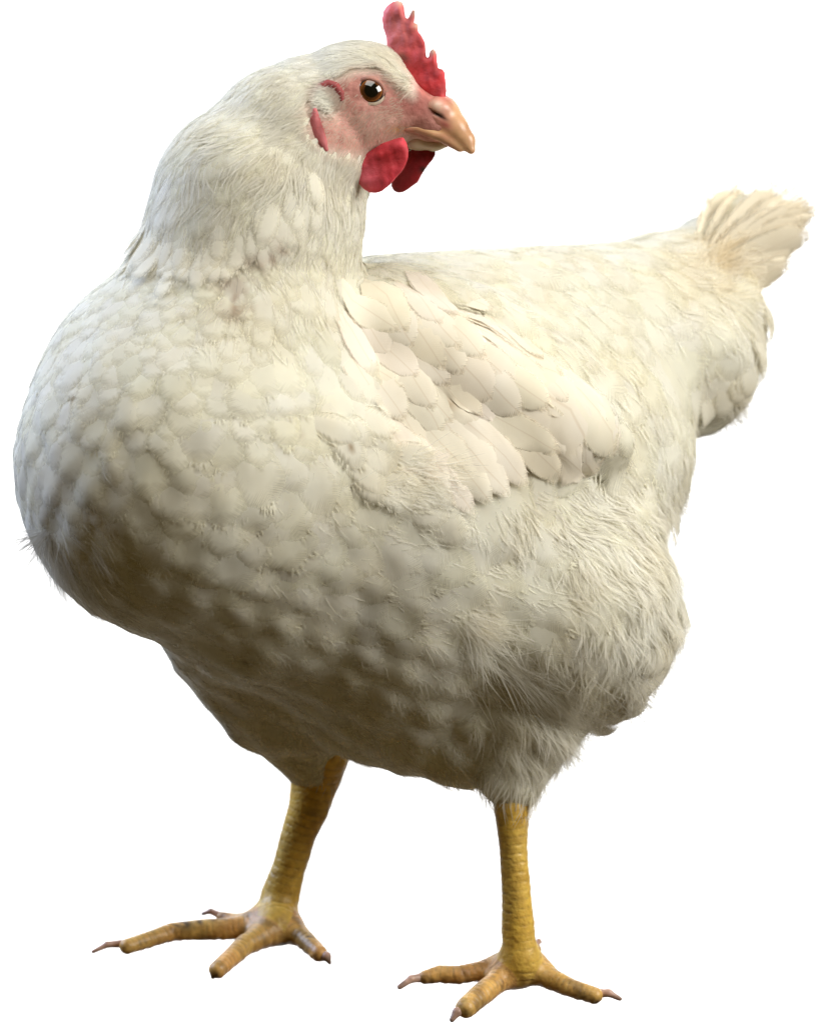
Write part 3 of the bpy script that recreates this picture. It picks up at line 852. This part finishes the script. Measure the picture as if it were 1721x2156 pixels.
# ------------------------------------------------------------------ comb, wattles, ear lobe, beak, eye
def fleshy(name, outline, wfun, thick, rim, mat_, colfun, h=3.0, noise=0, parent=hen, swell=None, ease=2):
    """a fleshy plate: outline in picture units, middle depth wfun(x, y), swelling to half thickness thick"""
    O = np.array(outline, float)
    lo, hi = O.min(0) - 8, O.max(0) + 8

    def f(p):
        d2 = poly_sd(p[:, :2], O) + noise * unit_noise(p * np.array([1, 1, .2]), 9, 5)
        t = np.clip(-d2 / rim, 0, 1); T = thick * np.sqrt(1 - (1 - t) ** 2)
        if swell is not None: T = T * swell(p[:, 0], p[:, 1])
        T = T * (1 + .17 * unit_noise(p, 13, 6) + .07 * unit_noise(p, 5, 16))
        return np.where(d2 < 0, np.maximum(np.abs(p[:, 2]) - T, d2 * .6), np.maximum(d2, np.abs(p[:, 2]) * .5 + d2))
    V, F = surface_nets(f, (lo[0], lo[1], -thick * 1.5), (hi[0], hi[1], thick * 1.5), h)
    # even out
    nb = np.zeros_like(V); ct = np.zeros(len(V))
    for _ in range(ease):
        nb[:] = 0; ct[:] = 0
        for a, b in ((0, 1), (1, 2), (2, 3), (3, 0)):
            np.add.at(nb, F[:, a], V[F[:, b]]); np.add.at(ct, F[:, a], 1)
            np.add.at(nb, F[:, b], V[F[:, a]]); np.add.at(ct, F[:, b], 1)
        V = V * .5 + .5 * nb / ct[:, None]
    x, y = V[:, 0], V[:, 1]
    w = wfun(x, y) + V[:, 2]
    k = 1 - w / D
    Q = np.stack([(x - 860.5) * k, (1078 - y) * k, w], -1)
    F = F[:, ::-1]                             # picture y runs down, so the faces turn over
    return mesh_obj(name, Q, F, mat_, parent, col=colfun(V))


RED = np.array([.44, .045, .055])


def comb_col(V):
    x, y = V[:, 0], V[:, 1]
    c = np.tile(np.array([.60, .07, .08]), (len(V), 1))
    c = mixc(c, (.62, .20, .20), np.clip(gauss(x, y, 835, 60, 40, 50), 0, 1) * .75)
    c = mixc(c, (.52, .03, .04), np.clip(gauss(x, y, 900, 165, 55, 22, .6), 0, 1) * .8)
    c = mixc(c, (.22, .10, .08), np.clip(gauss(x, y, 845, 118, 16, 9, .6), 0, 1) * .8)
    for (tx, ty, s) in ((871, 24, 10), (877, 53, 8), (910, 106, 9), (840, 3, 10)):
        c = mixc(c, (.66, .42, .32), np.clip(gauss(x, y, tx, ty, s), 0, 1) * .9)
    return c * (1 + .15 * unit_noise(V, 12, 8))[:, None]


COMB = [(822, 122), (815, 100), (812, 78), (806, 58), (803, 40), (806, 24), (814, 12), (826, 4), (838, 1), (846, 4), (851, 16), (854, 37), (858, 39), (863, 28), (868, 20), (874, 22), (873, 36), (871, 50),
        (876, 48), (880, 54), (880, 66), (889, 78), (895, 92), (896, 110), (898, 121), (902, 120), (904, 108), (911, 102), (918, 110), (920, 130), (922, 145), (931, 146), (937, 154), (938, 172), (940, 192),
        (936, 222), (915, 218), (892, 202), (864, 178), (842, 150)]
fleshy("comb", COMB, lambda x, y: hw(x) + 6 + (y - 110) * .05, 13, 15, M_COMB, comb_col, 1.9, .5, ease=1)


def wat_col(V):
    x, y = V[:, 0], V[:, 1]
    c = np.tile(np.array([.62, .055, .08]), (len(V), 1))
    c = mixc(c, (.42, .02, .025), np.clip(gauss(x, y, 820, 330, 50, 26), 0, 1) * .8)
    c = mixc(c, (.68, .15, .20), np.clip(gauss(x, y, 765, 375, 26, 30), 0, 1) * .7)
    return c * (1 + .12 * unit_noise(V, 10, 9))[:, None]


def wat2_col(V):
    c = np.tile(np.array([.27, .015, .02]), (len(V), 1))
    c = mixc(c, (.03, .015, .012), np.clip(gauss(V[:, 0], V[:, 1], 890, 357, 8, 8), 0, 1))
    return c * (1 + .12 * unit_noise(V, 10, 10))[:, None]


W1 = [(743, 338), (742, 352), (745, 368), (752, 384), (763, 398), (776, 406), (790, 407), (804, 402), (818, 392), (830, 380), (842, 366), (853, 349), (859, 334), (860, 318), (856, 300), (848, 288), (830, 292), (805, 302), (775, 318)]
W2 = [(850, 300), (880, 298), (908, 302), (917, 310), (916, 326), (908, 340), (897, 354), (888, 368), (878, 384), (862, 397), (848, 405), (838, 407), (828, 402), (822, 390), (826, 372), (838, 345)]
fleshy("wattle", W1, lambda x, y: hw(x) + 92 + (y - 300) * .12, 14, 24, M_COMB, wat_col, 2.6, .8)
fleshy("wattle", W2, lambda x, y: hw(x) - 12 + (y - 300) * .1, 12, 20, M_COMB, wat2_col, 2.6, .8)
EAR = [(658, 228), (666, 226), (672, 240), (676, 258), (684, 276), (690, 300), (692, 318), (684, 322), (672, 310), (658, 294), (651, 276), (651, 252)]


def ear_col(V):
    c = np.tile(np.array([.55, .16, .17]), (len(V), 1))
    return mixc(c, (.32, .06, .06), np.clip(gauss(V[:, 0], V[:, 1], 677, 266, 6, 26, -.3), 0, 1))


es = to_skin(np.array([660., 688.]), np.array([250., 305.]))[:, 2]
fleshy("ear_lobe", EAR, lambda x, y: es[0] + (es[1] - es[0]) * (y - 250) / 55 + 2, 7, 12, M_COMB, ear_col, 2.4, .6)


def beak_part(name, pts, rads, colfun, squash=1.0, h=3.0, extra=None):
    q = [S(x, y, w, r) for (x, y, w), r in zip(pts, rads)]
    PP = [t[0] for t in q]; RR = [t[1] for t in q]

    def f(p):
        d = None
        for a, b, ra, rb in zip(PP[:-1], PP[1:], RR[:-1], RR[1:]):
            e = sdf_chain(p, [a, b], [ra, rb]); d = e if d is None else smin(d, e, 14)
        if extra is not None: d = extra(p, d)
        return d
    A = np.array(PP); lo = A.min(0) - max(RR) - 8; hi = A.max(0) + max(RR) + 8
    V, F = surface_nets(f, lo, hi, h)
    x, y = proj(V)
    return mesh_obj(name, V, F, M_BEAK, hen, col=colfun(x, y, V))


def upper_col(x, y, V):
    c = np.tile(np.array([.66, .38, .21]), (len(x), 1))
    c = mixc(c, (.60, .26, .20), np.clip((958 - x + (y - 250) * .1) / 26, 0, 1))        # flesh over the root
    c = mixc(c, (.58, .13, .11), np.clip(gauss(x, y, 930, 205, 22, 18), 0, 1) * .8)
    c = mixc(c, (.64, .44, .33), np.clip(gauss(x, y, 920, 222, 18, 16, .6), 0, 1) * .95)  # flap over the nostril
    c = mixc(c, (.70, .44, .17), np.clip(gauss(x, y, 900, 270, 50, 9, .25), 0, 1) * .8)
    c = mixc(c, (.45, .28, .13), np.clip(gauss(x, y, 925, 292, 50, 8, .35), 0, 1) * .7)
    c = mixc(c, (.04, .02, .015), np.clip(gauss(x, y, 924, 243, 19, 3.6, .5) * 1.3, 0, 1))
    c = mixc(c, (.45, .10, .09), np.clip(gauss(x, y, 938, 263, 10, 5, .4), 0, 1) * .7)
    return c


def nostril(p, d):
    e = sdf_chain(p, [P(906, 234, hw(906) + 50), P(940, 252, hw(940) + 44)], [3.4, 2.8])
    f = sdf_ell(p, P(924, 228, hw(924) + 27), (24, 18, 24))
    d = smin(d, f, 14)
    t = sdf_chain(p, [P(822, 270, hw(822) + 66), P(880, 272, hw(880) + 47), P(930, 290, hw(930) + 28), P(966, 314, hw(966) + 14)], [6, 9, 10, 6])
    d = smin(d, t, 12)
    k = 5
    hh = np.maximum(k - np.abs(d + e), 0) / k
    return np.maximum(d, -e) + hh * hh * k * .25


beak_part("beak", [(885, 245, hw(885)), (925, 246, hw(925)), (956, 272, hw(956)), (980, 296, hw(980)), (991, 316, hw(991) + 2)], [47, 43, 28.5, 17.5, 9], upper_col, extra=nostril, h=2.5)


def lower_col(x, y, V):
    c = np.tile(np.array([.66, .55, .40]), (len(x), 1))
    return mixc(c, (.50, .25, .20), np.clip((868 - x) / 20, 0, 1))


beak_part("lower_beak", [(838, 284, hw(838) + 22), (880, 292, hw(880) + 10), (915, 301, hw(915)), (938, 304, hw(938))], [22, 22, 15, 7], lower_col, h=2.5)

q_ = to_skin(np.array([660., 672, 690, 706, 717, 720]), np.array([196., 184, 178, 183, 197, 214])) + np.array([0, 0, 3.0])
FV, FF = surface_nets(lambda p: sdf_chain(p, list(q_), [4, 8, 10, 10, 8, 4]), q_.min(0) - 14, q_.max(0) + 14, 2.6)
mesh_obj("skin_fold", FV, FF, M_COMB, hen, col=np.tile(np.array([.30, .06, .06]), (len(FV), 1)))

# eye
ec = P(781, 191, hw(781) + 62); er = 46.0
edir = nrm(np.array([.10, -.03, 1.0]))


def sphere(c, r, nu=64, nv=40):
    a = np.linspace(0, math.pi, nv); b = np.linspace(0, 2 * math.pi, nu, endpoint=False)
    e1 = nrm(np.cross(edir, [0, 1, 0])); e2 = np.cross(edir, e1)
    V = []
    for t in a:
        for q in b: V.append(c + r * (math.cos(t) * edir + math.sin(t) * (math.cos(q) * e1 + math.sin(q) * e2)))
    F = [(i * nu + j, i * nu + (j + 1) % nu, (i + 1) * nu + (j + 1) % nu, (i + 1) * nu + j) for i in range(nv - 1) for j in range(nu)]
    return np.array(V), np.array(F)


esk = to_skin(np.array([781.]), np.array([191.]))[0]
en = nrm(grad(esk[None]))[0]; er = 36.0
edir = nrm(en * .6 + np.array([.0, 0, 1.0])); ec = esk - edir * (er - 11)
EV, EF = sphere(ec, er)
q = EV - ec; rad = np.linalg.norm(q - (q @ edir)[:, None] * edir, axis=-1); fr = (q @ edir) > 0
pup, iri = 16.5, 23.0
ecol = np.tile(np.array([.04, .025, .02]), (len(EV), 1))
ecol[(rad < iri) & fr] = (.30, .10, .022)
ecol[(rad < pup + 3) & fr] = (.10, .032, .01)
ecol[(rad < pup) & fr] = (.003, .003, .003)
mesh_obj("eye", EV, EF, M_EYE, hen, col=ecol)


def ring(name, cx_, cy_, rx, ry, rot, tube, col, lift, a0=0, a1=2 * math.pi):
    """an eyelid: a tube laid round the eye on the skin"""
    m_, k_ = 56, 10
    t = np.linspace(a0, a1, m_, endpoint=abs(a1 - a0) < 6.28)
    ex = rx * np.cos(t); ey = ry * np.sin(t)
    X = cx_ + ex * math.cos(rot) - ey * math.sin(rot); Y = cy_ + ex * math.sin(rot) + ey * math.cos(rot)
    w = np.full(m_, ec[2]); k = 1 - w / D
    cen = np.stack([(X - 860.5) * k, (1078 - Y) * k, w], -1)
    r_ = np.linalg.norm((cen - ec)[:, :2], axis=-1)
    cen[:, 2] = ec[2] + np.sqrt(np.maximum(er * er - r_ ** 2, 30)) + lift
    tan = nrm(np.gradient(cen, axis=0) if abs(a1 - a0) < 6.28 else np.roll(cen, -1, 0) - np.roll(cen, 1, 0)); out_ = nrm(cen - ec); sid = nrm(np.cross(tan, out_))
    ph = np.linspace(0, 2 * math.pi, k_, endpoint=False)
    V = (cen[:, None] + tube * (np.cos(ph)[None, :, None] * sid[:, None] + np.sin(ph)[None, :, None] * out_[:, None])).reshape(-1, 3)
    full = abs(a1 - a0) > 6.28
    if not full:                               # taper the ends of an open lid
        tp_ = np.sqrt(np.clip(np.sin(np.linspace(0, math.pi, m_)), .02, 1)); V = (cen[:, None] + (V.reshape(m_, k_, 3) - cen[:, None]) * tp_[:, None, None]).reshape(-1, 3)
    F = np.array([(i * k_ + j, i * k_ + (j + 1) % k_, ((i + 1) % m_) * k_ + (j + 1) % k_, ((i + 1) % m_) * k_ + j) for i in range(m_ if full else m_ - 1) for j in range(k_)])
    return mesh_obj(name, V, F, M_COMB, hen, col=np.tile(np.array(col), (len(V), 1)))


ring("eyelid", 778, 194, 30, 26, .40, 6.5, (.56, .46, .36), -3.5, -.25, math.pi + .25)      # pale lower lid
ring("eyelid", 780, 191, 28, 22, .40, 6.0, (.40, .20, .16), -1.5, math.pi - .1, 2 * math.pi + .1)   # upper lid under the brow
ring("eye_rim", 777, 196, 37, 33, .40, 3.5, (.30, .13, .10), -6, -.1, math.pi + .1)

# ------------------------------------------------------------------ legs
def make_leg(shank, toes, pad, claws):
    chains = []; webs = []
    sp = [P(*t[:3]) for t in shank]; sr = [t[3] * (1 - t[2] / D) for t in shank]
    chains.append((sp, sr, 'shank'))
    for t in toes:
        pts = []; rr = []
        for x, y, r in t: pts.append(ground(x, y, r * .92)); rr.append(r)
        chains.append((pts, rr, 'toe'))
    for ta_, tb_ in ((toes[0], toes[1]), (toes[1], toes[2])):   # skin between the toes
        ma = ground((ta_[0][0] + tb_[0][0]) / 2, (ta_[0][1] + tb_[0][1]) / 2 + 4, 14); webs.append(ma)
    # tie the shank to the pad and every toe to the pad
    pp = ground(pad[0], pad[1], pad[2] * .9)
    chains[0][0].append(pp); chains[0][1].append(pad[2])
    for pts, rr, kind in chains[1:]:
        pts.insert(0, pp * .62 + sp[-2] * .38); rr.insert(0, rr[0] * 1.02)

    for ma in webs: chains.append(([pp, ma], [pad[2] * .8, 15], 'web'))

    def f(p):
        d = None
        for pts, rr, kind in chains:
            e = sdf_chain(p, pts, rr); d = e if d is None else smin(d, e, 20 if kind == 'web' else 40)
        return d
    A = np.array([q for c in chains for q in c[0]]); lo = A.min(0) - 60; hi = A.max(0) + 60
    V, F = surface_nets(f, lo, hi, 3.1)
    # scales: transverse scutes along the shank and along each toe
    g = np.stack([f(V + np.eye(3)[i]) - f(V - np.eye(3)[i]) for i in range(3)], -1); nv = nrm(g)
    best = np.full(len(V), 1e9); S_ = np.zeros(len(V)); kd = np.zeros(len(V), int); fr = np.zeros(len(V)); ph = np.zeros(len(V))
    for ci, (pts, rr, kind) in enumerate(chains):
        acc = 0
        for a, b, ra, rb in zip(pts[:-1], pts[1:], rr[:-1], rr[1:]):
            ab = b - a; l = np.linalg.norm(ab); t = np.clip((V - a) @ ab / (l * l), 0, 1)
            d = np.linalg.norm(V - a - t[:, None] * ab, axis=-1) - (ra + (rb - ra) * t)
            mm = d < best; best[mm] = d[mm]; S_[mm] = acc + t[mm] * l; kd[mm] = ci; acc += l
    per = np.where(kd == 0, 19.0, 14.0)
    up = np.array([0, CP, SP])
    head_dir = nrm(np.array([-.35, 0, .94]))
    facing = np.where(kd == 0, nv @ head_dir, nv @ up)
    amt = np.clip(facing * 1.6 + .25, 0, 1)
    wob = unit_noise(V, 26, 31) * 3
    ax_s = np.sign(nv @ nrm(np.cross(head_dir, [0, 1, 0])) + .15 * unit_noise(V, 30, 38)); phs = ((S_ + wob) / per + np.where(kd == 0, .25 * ax_s, 0)) % 1.0
    ridge = (1 - (2 * phs - 1) ** 8)
    small = unit_noise(V, 4.5, 33)
    V = V + nv * ((ridge - .8) * 2.6 * amt * np.clip(.65 + .6 * unit_noise(V, 22, 39), .15, 1.2) + small * .8 * (1 - amt))[:, None]
    # split the shank's front scutes by a wavering seam
    x, y = proj(V)
    groove = np.clip(1 - ridge, 0, 1) * amt
    c = np.tile(np.array([.72, .46, .075]), (len(V), 1))
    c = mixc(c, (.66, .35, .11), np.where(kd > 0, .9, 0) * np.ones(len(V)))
    c = mixc(c, (.60, .42, .11), np.clip(.5 + .8 * unit_noise(V, 40, 35), 0, 1) * .5)
    c = mixc(c, (.22, .16, .07), groove * np.where(kd == 0, .40, .55))
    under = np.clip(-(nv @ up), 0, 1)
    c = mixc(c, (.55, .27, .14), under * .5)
    dd_ = np.clip(unit_noise(V, 12, 36) * 1.3 - .55, 0, 1) * np.where(kd > 0, .5, .10)
    for (mx_, my_, ms) in MUD: dd_ = np.maximum(dd_, gauss(x, y, mx_, my_, ms) * np.clip(.6 + .7 * unit_noise(V, 5, 37), 0, 1))
    c = mixc(c, (.05, .035, .02), np.clip(dd_, 0, 1) * .9)
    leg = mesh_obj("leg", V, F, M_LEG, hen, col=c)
    for (bx, by, br, tx, ty, tr_) in claws:
        a = ground(bx, by, br * 1.1); b = ground(tx, ty, tr_)
        m_ = (a + b) / 2 + np.array([0, 7.0, 3.0])
        pts = [a, m_, b]; rr = [br, br * .72, tr_]
        fn = lambda p: smin(sdf_chain(p, pts[:2], rr[:2]), sdf_chain(p, pts[1:], rr[1:]), 5)
        A = np.array(pts); CV, CF = surface_nets(fn, A.min(0) - br - 6, A.max(0) + br + 6, 2.4)
        tt = np.clip((CV - a) @ (b - a) / ((b - a) @ (b - a)), 0, 1)
        cc = np.tile(np.array([.52, .33, .25]), (len(CV), 1)); cc = mixc(cc, (.20, .13, .10), np.clip(tt * 1.2 - .45 + .35 * unit_noise(CV, 7, 40), 0, 1))
        mesh_obj("claw", CV, CF, M_CLAW, leg, col=cc)
    return leg


MUD = [(1056, 2072, 12), (1063, 2058, 8), (1040, 2052, 6), (884, 2054, 14), (890, 2066, 10), (978, 2137, 14), (965, 2140, 10), (1255, 2108, 8),
       (392, 1945, 16), (370, 1948, 12), (420, 1940, 8), (262, 2006, 14), (300, 1985, 8), (465, 1926, 12), (452, 2052, 10), (600, 1990, 18), (650, 1975, 10)]
make_leg([(1078, 1640, -95, 46), (1076, 1700, -85, 37), (1080, 1790, -92, 29), (1087, 1890, -105, 31), (1090, 1960, -118, 35), (1094, 2000, -125, 36)],
         [[(1052, 2030, 23), (1010, 2045, 21), (965, 2053, 20), (925, 2051, 19), (895, 2058, 15)],
          [(1078, 2036, 27), (1040, 2072, 25), (1008, 2098, 24), (980, 2122, 22)],
          [(1130, 2034, 25), (1160, 2062, 23), (1200, 2080, 20), (1250, 2096, 18)],
          [(1112, 2012, 18), (1125, 1998, 14)]],
         (1092, 2046, 30),
         [(889, 2058, 11, 841, 2078, 6), (972, 2128, 13, 951, 2147, 6), (1256, 2092, 11, 1304, 2103, 5), (1128, 1992, 7, 1138, 1984, 3)])
make_leg([(676, 1590, -365, 60), (664, 1640, -382, 52), (650, 1700, -378, 43), (628, 1758, -385, 37), (608, 1828, -395, 35), (590, 1885, -405, 41), (582, 1922, -412, 42)],
         [[(520, 1953, 24), (470, 1956, 24), (430, 1957, 23), (363, 1962, 20), (312, 1979, 18), (268, 1993, 17)],
          [(560, 1968, 26), (515, 1990, 23), (485, 2018, 20), (458, 2042, 19)],
          [(615, 1955, 24), (645, 1982, 21), (672, 2008, 18)],
          [(520, 1944, 18), (488, 1937, 15), (468, 1933, 14)]],
         (580, 1948, 34),
         [(256, 1987, 9, 196, 2004, 4), (452, 2048, 11, 448, 2058, 4), (680, 2012, 13, 694, 2028, 4), (460, 1926, 8, 427, 1924, 4)])
